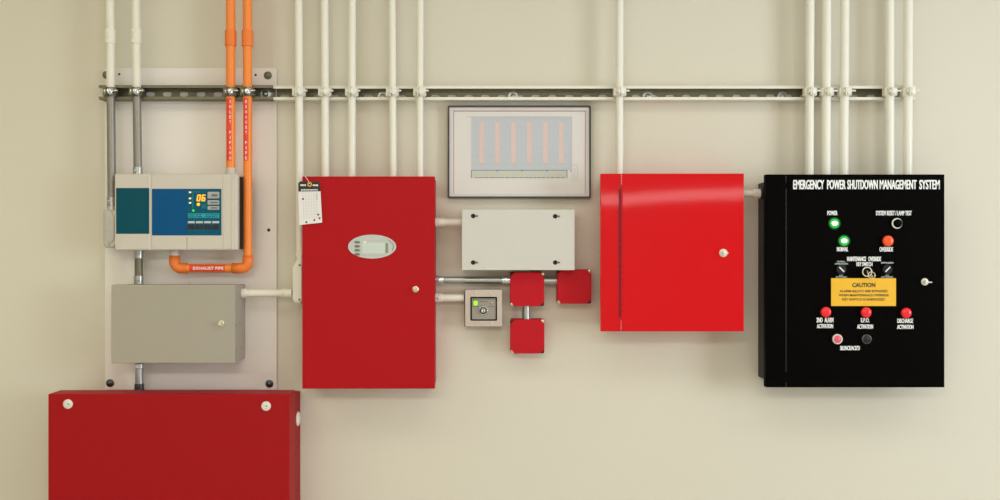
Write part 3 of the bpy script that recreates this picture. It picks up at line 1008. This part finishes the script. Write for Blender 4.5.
# ------------------------------------------------------------------ off white box
WD = .09
x0, x1, z0, z1 = X(461.8, WD), X(574.6, WD), Z(270.2, WD), Z(209.6, WD)
t = thing('junction_box', 'off white rectangular box with four corner latches below the framed drawing', 'box', ((x0 + x1) / 2, -E0, z0))
obj('body', MB().box(x0 + .002, x1 - .002, E0, .074, z0 + .002, z1 - .002, .0015), 'white_box', t)
obj('cover', MB().box(x0, x1, .072, WD, z0, z1, .0016), 'white_box', t)
for px, py in ((473.6, 216), (555.6, 216.3), (473.6, 262.5), (555.6, 262.5)):
    q = obj('latch', MB().lathe(W(px - .4, py, WD - .0005), (0, -1, 0), [(.0066, 0), (.0066, .0015), (.0066, .0015), (.0048, .002), (.0048, .002), (.0035, .0008), (0, .0008)], 20), 'button_black', t)
    lv = MB().prism(prrect(px + 1.4, px + 4.4, py - .9, py + .9, WD, .7, 4), WD - .0005, WD + .0022, .0006)
    obj('lever', lv, 'galv_dark', q)

# ------------------------------------------------------------------ short conduits around the white box
def short(label, p0, p1, r, m, caps, group, mcap=None):
    t = thing('conduit', label, 'conduit', p0, group)
    obj('tube', MB().cyl(p0, p1, r, 28), m, t)
    for q0, q1, rr in caps:
        cn = MB().cyl(q0, q1, rr, 28, bev=.001)
        mid = (Vector(q0) + Vector(q1)) / 2
        cn.lathe(mid + Vector((0, -rr + .0005, .002)), (0, -1, .2), [(.004, 0), (.004, .0025), (.004, .0025), (0, .003)], 10)
        obj('connector', cn, mcap or m, t)
    return t


xw = X(434.8, RD) - .0048       # alarm panel body side
zc = Z(222.3, .045)
short('short cream conduit from the tagged red panel to the off white box', (xw, -.045, zc), (X(461.8, WD) + .0025, -.045, zc), S(3.6, .045), 'cream',
      [((xw, -.045, zc), (X(444.5, .045), -.045, zc), S(4.4, .045)), ((X(458.6, .045), -.045, zc), (X(461.8, WD) + .002, -.045, zc), S(4.2, .045))], 'short cream conduits')
zc = Z(280, .03)
short('bare steel conduit from the tagged red panel to the first small red box', (xw, -.03, zc), (X(510.2, .05), -.03, zc), S(3.5, .03), 'galv',
      [((xw, -.03, zc), (X(444, .03), -.03, zc), S(4.2, .03)), ((X(501.5, .03), -.03, zc), (X(510.4, .05), -.03, zc), S(4.1, .03))], 'short bare conduits', 'zinc')
zc = Z(297.8, .028)
t = thing('conduit', 'short cream conduit from the tagged red panel to the key switch plate', 'conduit', (xw, -.028, zc), 'short cream conduits')
obj('tube', MB().cyl((xw, -.028, zc), (X(464, .028), -.028, zc), S(3.7, .028), 28), 'cream', t)
obj('connector', MB().cyl((xw, -.028, zc), (X(442, .028), -.028, zc), S(4.5, .028), 28, bev=.0012).lathe((X(438.6, .028), -.028 - S(4.4, .028), zc), (0, -1, 0), [(.0038, 0), (.0038, .002), (0, .0025)], 10), 'cream', t)

# ------------------------------------------------------------------ small red boxes
BX = .058
s_half = S(17.1, BX)


def make_red_box():
    t = thing('conduit_box', 'box', 'box', (0, 0, 0))
    obj('body', MB().prism(rrect(-s_half, s_half, -s_half, s_half, .0045, 4), E0, .0475, .002), 'red_pl', t)
    c = .0138
    h = s_half - .0004
    poly = [(h - c, -h), (h, -h + c), (h, h - c), (h - c, h), (-h + c, h), (-h, h - c), (-h, -h + c), (-h + c, -h)]
    obj('lid', MB().prism(poly, .0472, BX, .0014), 'red_pl', t)
    q = s_half - .0056
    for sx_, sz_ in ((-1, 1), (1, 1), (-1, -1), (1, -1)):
        dark = sx_ * sz_ < 0  # two opposite screws coloured black for the shade in their corners
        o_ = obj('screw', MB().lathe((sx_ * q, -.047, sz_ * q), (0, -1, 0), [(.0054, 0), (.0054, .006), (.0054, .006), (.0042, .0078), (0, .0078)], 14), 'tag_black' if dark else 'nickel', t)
        obj('slot', MB().box(sx_ * q - .0036, sx_ * q + .0036, 0.0545, .0552, sz_ * q - .0007, sz_ * q + .0007), 'black_ink', o_)
    return t


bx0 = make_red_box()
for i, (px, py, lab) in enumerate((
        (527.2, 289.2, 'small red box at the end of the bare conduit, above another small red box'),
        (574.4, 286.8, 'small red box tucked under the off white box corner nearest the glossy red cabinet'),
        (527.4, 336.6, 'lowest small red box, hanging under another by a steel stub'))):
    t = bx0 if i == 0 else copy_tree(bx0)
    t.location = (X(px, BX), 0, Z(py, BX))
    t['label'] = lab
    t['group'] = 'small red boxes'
# the stubs between them
zc = Z(280.6, .03)
short('short steel stub joining the two upper small red boxes side by side', (X(527.2, BX) + s_half - .001, -.03, zc), (X(574.4, BX) - s_half + .001, -.03, zc), S(3.9, .03), 'galv', [], 'short bare conduits')
xc = X(526.2, .03)
short('short upright steel stub between the upper and lowest small red boxes', (xc, -.03, Z(336.6, BX) + s_half - .001), (xc, -.03, Z(289.2, BX) - s_half + .001), S(3.9, .03), 'galv', [], 'short bare conduits')

# ------------------------------------------------------------------ key switch plate
KS = .046
t = thing('key_switch', 'square steel key switch plate with one lit green lamp beside the tagged red panel', 'switch', W(483, 327, E0))
obj('back_box', MB().pbox(464.4, 501.6, 289.6, 326.6, E0, .040, .001), 'plate_edge', t)
obj('plate', MB().holed(prrect(465.2, 502, 289.6, 326.4, KS, .5, 2), [prrect(470.4, 497.0, 296.9, 320.6, KS, .8, 3)], .0398, KS), 'plate_steel', t)
obj('gasket', MB().holed(prrect(470.4, 497.0, 296.9, 320.6, KS, .8, 3), [prrect(471.8, 495.8, 298.2, 319.4, KS, .5, 3)], .0405, KS + .0014), 'black_plate', t)
fp = KS - .001
obj('insert', MB().pbox(471.4, 496.2, 297.9, 319.8, .0405, fp), 'plate_inner', t)
obj('indicator', MB().prism(prrect(473.6, 477.4, 301.0, 305.4, fp, .8, 4), fp - .0005, fp + .003, .001), 'led_lime', t, label='lit green lamp')
obj('indicator', MB().lathe(W(491, 302.9, fp), (0, -1, 0), [(.0034, 0), (.0034, .0015), (0, .0025)], 14), 'brass', t, label='unlit amber lamp')
kb = obj('key_barrel', MB().lathe(W(483.4, 310.6, fp), (0, -1, 0), [(.0125, 0), (.0125, .003), (.0125, .003), (.0110, .006), (.0068, .006), (.0068, .006), (.0062, .0035), (0, .0035)], 28), 'steel_dark', t)
obj('barrel_face', MB().lathe(W(483.4, 310.6, fp + .003), (0, -1, 0), [(.0058, 0), (.0058, .004), (.0058, .004), (0, .0044)], 20), 'nickel', kb)
obj('keyhole', MB().box(X(483.6, .055) - .001, X(483.6, .055) + .001, fp + .006, fp + .0078, Z(312.4, .055), Z(309, .055)), 'black_ink', kb)
obj('barrel_ring', MB().torus(W(483.4, 310.6, fp + .0035), (0, -1, 0), .0122, .0013, 28), 'zinc', kb)
ms = MB()
for k in range(9):
    ms.rect(473 + k * 2.4, 474.6 + k * 2.4, 298.9, 299.8, fp + .0004)
for k in range(4):
    ms.rect(479.6 + k * 2.2, 481.2 + k * 2.2, 301.0, 301.9, fp + .0004)
    ms.rect(472.8 + k * 1.5, 473.9 + k * 1.5, 306.2, 307.0, fp + .0004)
    ms.rect(488.4 + k * 1.6, 489.6 + k * 1.6, 306.2, 307.0, fp + .0004)
obj('marking', ms, 'ink_dark', t)
for px, py in ((475.8, 293.2), (490.6, 293.2), (475.8, 323.2), (490.6, 323.2)):
    obj('screw', MB().lathe(W(px, py, KS - .0002), (0, -1, 0), [(.0032, 0), (.0032, .0008), (0, .0012)], 12), 'nickel', t)

# ------------------------------------------------------------------ glossy red hinged cabinet
CD = .13
x0, x1, z0, z1 = X(600.6, CD), X(743.8, CD), Z(331.4, CD), Z(173.6, CD)
xh = X(621.6, CD)
t = thing('red_cabinet', 'glossy bright red hinged cabinet below the lone conduit, between the drawing and the black cabinet', 'cabinet', ((x0 + x1) / 2, -E0, z0))
obj('body', MB().box(x0 + .014, x1 - .010, E0, .112, z0 + .008, z1 - .008, .0012), 'red_gloss', t)
hs_ = MB().box(x0, xh - .0012, .110, CD, z0, z1, .0014)
for v_ in hs_.v:
    v_.y += .0042 * (v_.z - (z0 + z1) / 2)
obj('hinge_strip', hs_, 'red_gloss', t)
# the door: a thin steel sheet, very slightly oil-canned as pressed doors are
NX, NZ = 30, 30
dx0, dx1 = xh, x1
vs, fs = [], []
for j in range(NZ + 1):
    for i in range(NX + 1):
        u, v = i / NX, j / NZ
        xx, zz = dx0 + (dx1 - dx0) * u, z0 + (z1 - z0) * v
        w_ = math.sin(math.pi * u) * 0.25 + 0.75
        tilt = 0.0045 * (1 - u) ** 2 + 0.0
        yy = -CD + tilt * (zz - (z0 + z1) / 2) * 1.0
        vs.append((xx, yy, zz))
for j in range(NZ):
    for i in range(NX):
        a_ = j * (NX + 1) + i
        fs.append((a_, a_ + 1, a_ + NX + 2, a_ + NX + 1))
dm = MB().add(vs, fs, True)
# returned edges
n0 = len(vs)
edge = [i for i in range(NX + 1)] + [j * (NX + 1) + NX for j in range(1, NZ + 1)] + [NZ * (NX + 1) + i for i in range(NX - 1, -1, -1)] + [j * (NX + 1) for j in range(NZ - 1, 0, -1)]
ev = [vs[k] for k in edge]
bv = [(x_, -.110, z_) for x_, y_, z_ in ev]
m_ = len(edge)
dm.add(ev + bv, [((i + 1) % m_, i, m_ + i, m_ + (i + 1) % m_) for i in range(m_)] + [tuple(range(m_, 2 * m_))], False)
obj('door', dm, 'red_gloss', t)
hg = MB()
zz = Z(317, CD)
ztp = Z(188, CD)
nk = 20
for k in range(nk):
    za, zb_ = zz + (ztp - zz) * k / nk, zz + (ztp - zz) * (k + .84) / nk
    hg.cyl((xh - .0010, -CD - .0016, za), (xh - .0010, -CD - .0016, zb_), .0034, 14)
obj('hinge', hg, 'red_pl', t)
obj('hinge_groove', MB().box(xh - .0078, xh + .0026, CD - .0006, CD + .0014, zz, ztp), 'dot_red', t, label='dark red hinge recess')
sm_ = MB()
for k in range(4):
    sm_.box(xh - .0010, xh + .0006, CD - .001, CD + .0008, Z(176.3 + k * 2.6, CD), Z(175 + k * 2.6, CD))
    sm_.box(xh - .0010, xh + .0006, CD - .001, CD + .0008, Z(322 + k * 2.2, CD), Z(320.8 + k * 2.2, CD))
obj('edge_chip', sm_, 'pink_ink', t, label='pale paint chips along the seam')
lk = MB().lathe(W(723.2, 253, CD - .0005), (0, -1, 0), [(.0118, 0), (.0118, .002), (.0118, .002), (.0100, .0045), (.0070, .0050), (.0070, .0050), (.0066, .012), (.005, .0135), (0, .0135)])
lk.prism([(X(725.5, CD), Z(254.6, CD)), (X(728.6, CD), Z(253.0, CD)), (X(725.5, CD), Z(251.6, CD))], CD, CD + .006, .0006)
lo = obj('lock', lk, 'ring_white', t)
obj('keyhole', MB().box(X(723.2, .143) - .0032, X(723.2, .143) + .0032, .1425, .1438, Z(253, .143) - .0007, Z(253, .143) + .0007), 'ink_dark', lo)

# conduit from the glossy cabinet to the black one
bx_l = X(758, 0)
zc = Z(193.6, .05)
t = thing('conduit', 'short cream conduit bridging the glossy red cabinet and the black cabinet', 'conduit', (x1, -.05, zc), 'short cream conduits')
obj('tube', MB().cyl((x1 - .0104, -.05, zc), (bx_l - .004, -.05, zc), S(3.1, .05), 28), 'cream', t)
obj('coupling', MB().cyl((X(752.4, .05), -.05, zc), (X(760.6, .05), -.05, zc), S(4.5, .05), 28, bev=.002).lathe((X(755.5, .05), -.05 - S(4.4, .05), zc + .003), (0, -1, .2), [(.0042, 0), (.0042, .002), (0, .0028)], 10), 'cream', t)
obj('locknut', MB().lathe((bx_l - .0075, -.05, zc), (1, 0, 0), [(0, 0), (S(6.4, .05), 0), (S(6.4, .05), 0), (S(6.4, .05), .0074), (S(6.4, .05), .0074), (0, .0074)], 8), 'steel_dark', t)

# ------------------------------------------------------------------ black shutdown cabinet
KB = .125
x0, x1, z0, z1 = X(766, KB), X(944.6, KB), Z(387.4, KB), Z(174.4, KB)
t = thing('control_cabinet', 'large black control cabinet with green lamps, push buttons and a yellow caution label', 'cabinet', ((x0 + x1) / 2, -E0, z0))
xs = X(786.2, KB)
obj('body', MB().box(bx_l, x1 - .012, E0, .102, Z(376.4, 0), Z(182.2, PC) - .0005, .002), 'black_side', t)
obj('front_frame', MB().box(x0, xs - .001, .0985, KB, z0, z1, .0016), 'black', t)
dr = obj('door', MB().box(xs, x1, .0985, KB, z0, z1, .0016), 'black', t)
hg = MB()
zz, ztp = Z(372, KB), Z(188, KB)
for k in range(30):
    za, zb_ = zz + (ztp - zz) * k / 30, zz + (ztp - zz) * (k + .9) / 30
    hg.cyl((xs - .0012, -KB - .0002, za), (xs - .0012, -KB - .0002, zb_), .0026, 12)
obj('hinge', hg, 'black_side', t)
sm_ = MB()
for yy in (176.2, 178.6, 181, 383, 385):
    sm_.box(xs - .001, xs + .0002, KB - .001, KB + .0005, Z(yy + 1.2, KB), Z(yy, KB))
obj('edge_chip', sm_, 'ink_dark', t)

LD = KB + .0004


def word(txt, a_, b_, c_, d_, name='lettering', m='white_ink', bold=.014, d=LD):
    w_ = .22 if b_ - a_ > 0 else 0
    mb = MB()
    for dx in ((-w_, 0.0, w_) if name == 'title_lettering' else (-.12, .12)):
        mb.text(txt, a_ + dx, b_ + dx, c_, d_, d + dx * 1e-4, 0, bold)
    obj(name, mb, m, dr)


word('EMERGENCY', 793.4, 824.0, 179.9, 189.3, 'title_lettering', bold=.012)
word('POWER', 827.2, 845.6, 179.9, 189.3, 'title_lettering', bold=.012)
word('SHUTDOWN', 847.4, 877.6, 179.9, 189.3, 'title_lettering', bold=.012)
word('MANAGEMENT', 879.8, 916.6, 179.9, 189.3, 'title_lettering', bold=.012)
word('SYSTEM', 919.4, 939.6, 179.9, 189.3, 'title_lettering', bold=.012)
word('POWER', 827.4, 837.4, 210.8, 215.2)
word('NORMAL', 837.0, 848.0, 247.0, 251.4)
word('SYSTEM RESET / LAMP TEST', 876.0, 911.6, 210.8, 215.4)
word('OVERRIDE', 879.6, 893.0, 247.0, 251.6)
word('MAINTENANCE', 847.2, 866.0, 256.6, 261.2)
word('OVERRIDE', 868.4, 881.0, 256.6, 261.2)
word('KEY SWITCH', 856.6, 872.4, 262.2, 266.2)
word('2ND', 816.6, 822.6, 317.6, 322.4)
word('ALARM', 824.6, 833.4, 317.6, 322.4)
word('ACTIVATION', 817.0, 833.0, 324.0, 328.2)
word('E.P.O.', 861.0, 869.4, 318.0, 322.4)
word('ACTIVATION', 857.2, 873.0, 324.4, 328.8)
word('DISCHARGE', 897.4, 913.0, 318.6, 323.0)
word('ACTIVATION', 897.2, 913.4, 324.8, 329.0)
word("SILENCE/ACK'D", 840.2, 859.8, 345.8, 350.2)


def lamp(px, py):
    l = obj('pilot_lamp', MB().lathe(W(px, py, KB - .0005), (0, -1, 0), [(S(6.3, KB), 0), (S(6.2, KB), .0014), (S(5.4, KB), .0022), (0, .0022)], 36), 'led_halo', t, label='lit green lamp')  # outer ring glows by itself, imitating the halo around the lamp
    obj('lens', MB().lathe(W(px, py, KB + .0015), (0, -1, 0), [(S(4.9, KB), 0), (S(4.9, KB), .0012), (S(4.3, KB), .003), (S(3.2, KB), .0042), (0, .005)], 32), 'led_lens', l)
    obj('light', MB().lathe(W(px, py - .1, KB + .004), (0, -1, 0), [(S(2.2, KB), 0), (S(2.0, KB), .003), (S(1.6, KB), .0045), (0, .005)], 24, 0, 1.3), 'led_core', l)


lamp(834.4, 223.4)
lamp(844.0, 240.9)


def button(px, py, r, m, label, ring=None, flat=False):
    R_ = S(r, KB)
    if ring:
        b = obj('push_button', MB().lathe(W(px, py, KB - .0005), (0, -1, 0), [(R_, 0), (R_, .006), (R_, .006), (R_ * .96, .0075), (R_ * .80, .0075), (R_ * .80, .0075), (R_ * .78, .004), (0, .004)], 32), ring, t, label=label)
        obj('cap', MB().lathe(W(px, py, KB + .003), (0, -1, 0), [(R_ * .76, 0), (R_ * .76, .003), (R_ * .7, .004), (0, .0035)], 28), m, b)
    else:
        obj('push_button', MB().lathe(W(px, py, KB - .0005), (0, -1, 0), [(R_ * .9, 0), (R_ * .9, .004), (R_ * .9, .004), (R_, .005), (R_, .009), (R_ * .93, .012), (R_ * .7, .0142), (R_ * .35, .0152), (0, .0155)], 32), m, t, label=label)


button(887.0, 241.0, 5.5, 'button_orange', 'orange push button')
button(825.0, 312.0, 5.3, 'button_red', 'red push button')
button(865.2, 312.4, 5.3, 'button_red', 'red push button')
button(905.2, 312.8, 5.3, 'button_red', 'red push button')
button(837.0, 339.0, 5.0, 'button_pink', 'pink push button with a white ring', 'ring_white')
button(866.0, 339.0, 4.9, 'button_black', 'charcoal push button', 'steel_dark')
rs = obj('reset_button', MB().lathe(W(897, 223.4, KB - .0005), (0, -1, 0), [(S(4.4, KB), 0), (S(4.4, KB), .006), (S(4.2, KB), .008), (0, .008)], 28), 'black_plate', t)
obj('ring', MB().torus(W(897, 223.4, KB + .005), (0, -1, 0), S(4.6, KB), S(.75, KB), 32), 'ring_white', rs)

for px, rot, top, bot in ((841.2, -45, (('NORMAL', 837.2, 845.4, 260.9, 262.3), ('OPERATION', 834.8, 847.8, 263.0, 264.6)), (('NOT', 839.4, 843.2, 274.8, 276.0), ('BYPASSED', 836, 847, 276.4, 277.6))),
                          (887.2, 45, (('BYPASSED', 881.2, 893.6, 262.0, 263.6),), (('NOT', 885.4, 889.2, 274.8, 276.0), ('BYPASSED', 881.4, 893, 276.4, 277.6)))):
    pl = obj('legend_plate', MB().prism(prrect(px - 5.8, px + 5.8, 260.4, 278.0, LD + .001, .3, 2), KB - .0005, LD + .001), 'black_plate', t)
    for tx, a_, b_, c_, d_ in top + bot:
        obj('lettering', MB().text(tx, a_, b_, c_, d_, LD + .0014, 0, .02), 'label_grey', pl)
    c = W(px, 269.4, LD + .001)
    obj('dial', MB().lathe(c, (0, -1, 0), [(S(4.8, KB), 0), (S(4.8, KB), .003), (S(4.8, KB), .003), (S(4.3, KB), .004), (S(4.3, KB), .004), (0, .004)], 28), 'button_black', pl)
    g = math.radians(rot)
    ux, uz = math.cos(g), math.sin(g)
    L_, w_ = S(3.3, KB), S(.55, KB)
    obj('pointer', MB().prism([(c.x - ux * L_ + uz * w_, c.z - uz * L_ - ux * w_), (c.x + ux * L_ + uz * w_, c.z + uz * L_ - ux * w_), (c.x + ux * L_ - uz * w_, c.z + uz * L_ + ux * w_), (c.x - ux * L_ - uz * w_, c.z - uz * L_ + ux * w_)], KB + .005, KB + .0068), 'white_ink', pl)

cl = obj('caution_label', MB().prism(prrect(831.2, 896.0, 278.2, 306.0, LD + .0004, .2, 2), KB - .0003, LD + .0004), 'yellow', t)
lt = MB()
dd = LD + .0008
lt.text('CAUTION', 852.2, 875.4, 282.8, 287.2, dd, 0, .035)
for tx, a_, b_, c_, d_ in (('ALARM RELAYS ARE BYPASSED', 839.6, 887.6, 289.9, 292.3), ('WHEN MAINTENANCE OVERRIDE', 838.6, 888.8, 294.0, 296.4), ('KEY SWITCH IS ENERGIZED', 842.2, 884.8, 298.2, 300.6)):
    lt.text(tx, a_, b_, c_, d_, dd, 0, .022)
obj('lettering', lt, 'black_ink', cl)

ks = obj('key_lock', MB().lathe(W(867.2, 271.8, KB - .0005), (0, -1, 0), [(S(4.6, KB), 0), (S(4.6, KB), .006), (S(4.3, KB), .007), (S(2.6, KB), .0075), (S(2.4, KB), .004), (0, .004)], 28), 'black_plate', t)
obj('ring', MB().torus(W(867.2, 271.8, KB + .007), (0, -1, 0), S(4.5, KB), S(.6, KB), 30), 'ring_white', ks)
obj('key', MB().box(X(868, .15) - .0012, X(868, .15) + .0012, KB + .003, KB + .022, Z(273.4, .14), Z(270.4, .14), .0005), 'brass', ks)
kr = thing('key_ring', 'small wire ring with a tag key hanging from the black cabinet key lock', 'key ring', W(871.4, 275.4, KB + .018))
mbk = MB().torus(W(871.6, 275.2, KB + .020), (.25, -1, .2), S(3.5, .145), .0010, 30)
obj('wire_ring', mbk, 'nickel', kr)
obj('small_key', MB().prism(circle(X(872.0, .146), Z(276.4, .146), S(1.5, .146), 18), KB + .0185, KB + .0205, .0004).box(X(872, .146) - .0012, X(872, .146) + .0012, KB + .0187, KB + .0203, Z(278.6, .146), Z(276.8, .146)), 'brass', kr)

lk = MB().lathe(W(924.6, 281.8, KB - .0005), (0, -1, 0), [(.0105, 0), (.0105, .002), (.0105, .002), (.0092, .0045), (.0060, .0050), (.0060, .0050), (.0058, .011), (.004, .0125), (0, .0125)])
lk.box(X(926.5, KB), X(931.6, KB), KB + .001, KB + .004, Z(282.8, KB), Z(281.6, KB), .0006)
lo = obj('lock', lk, 'ring_white', t)
obj('keyhole', MB().lathe(W(924.6, 281.8, KB + .0115), (0, -1, 0), [(.0032, 0), (.0032, .0012), (.0032, .0012), (0, .0012)], 14), 'brass', lo)
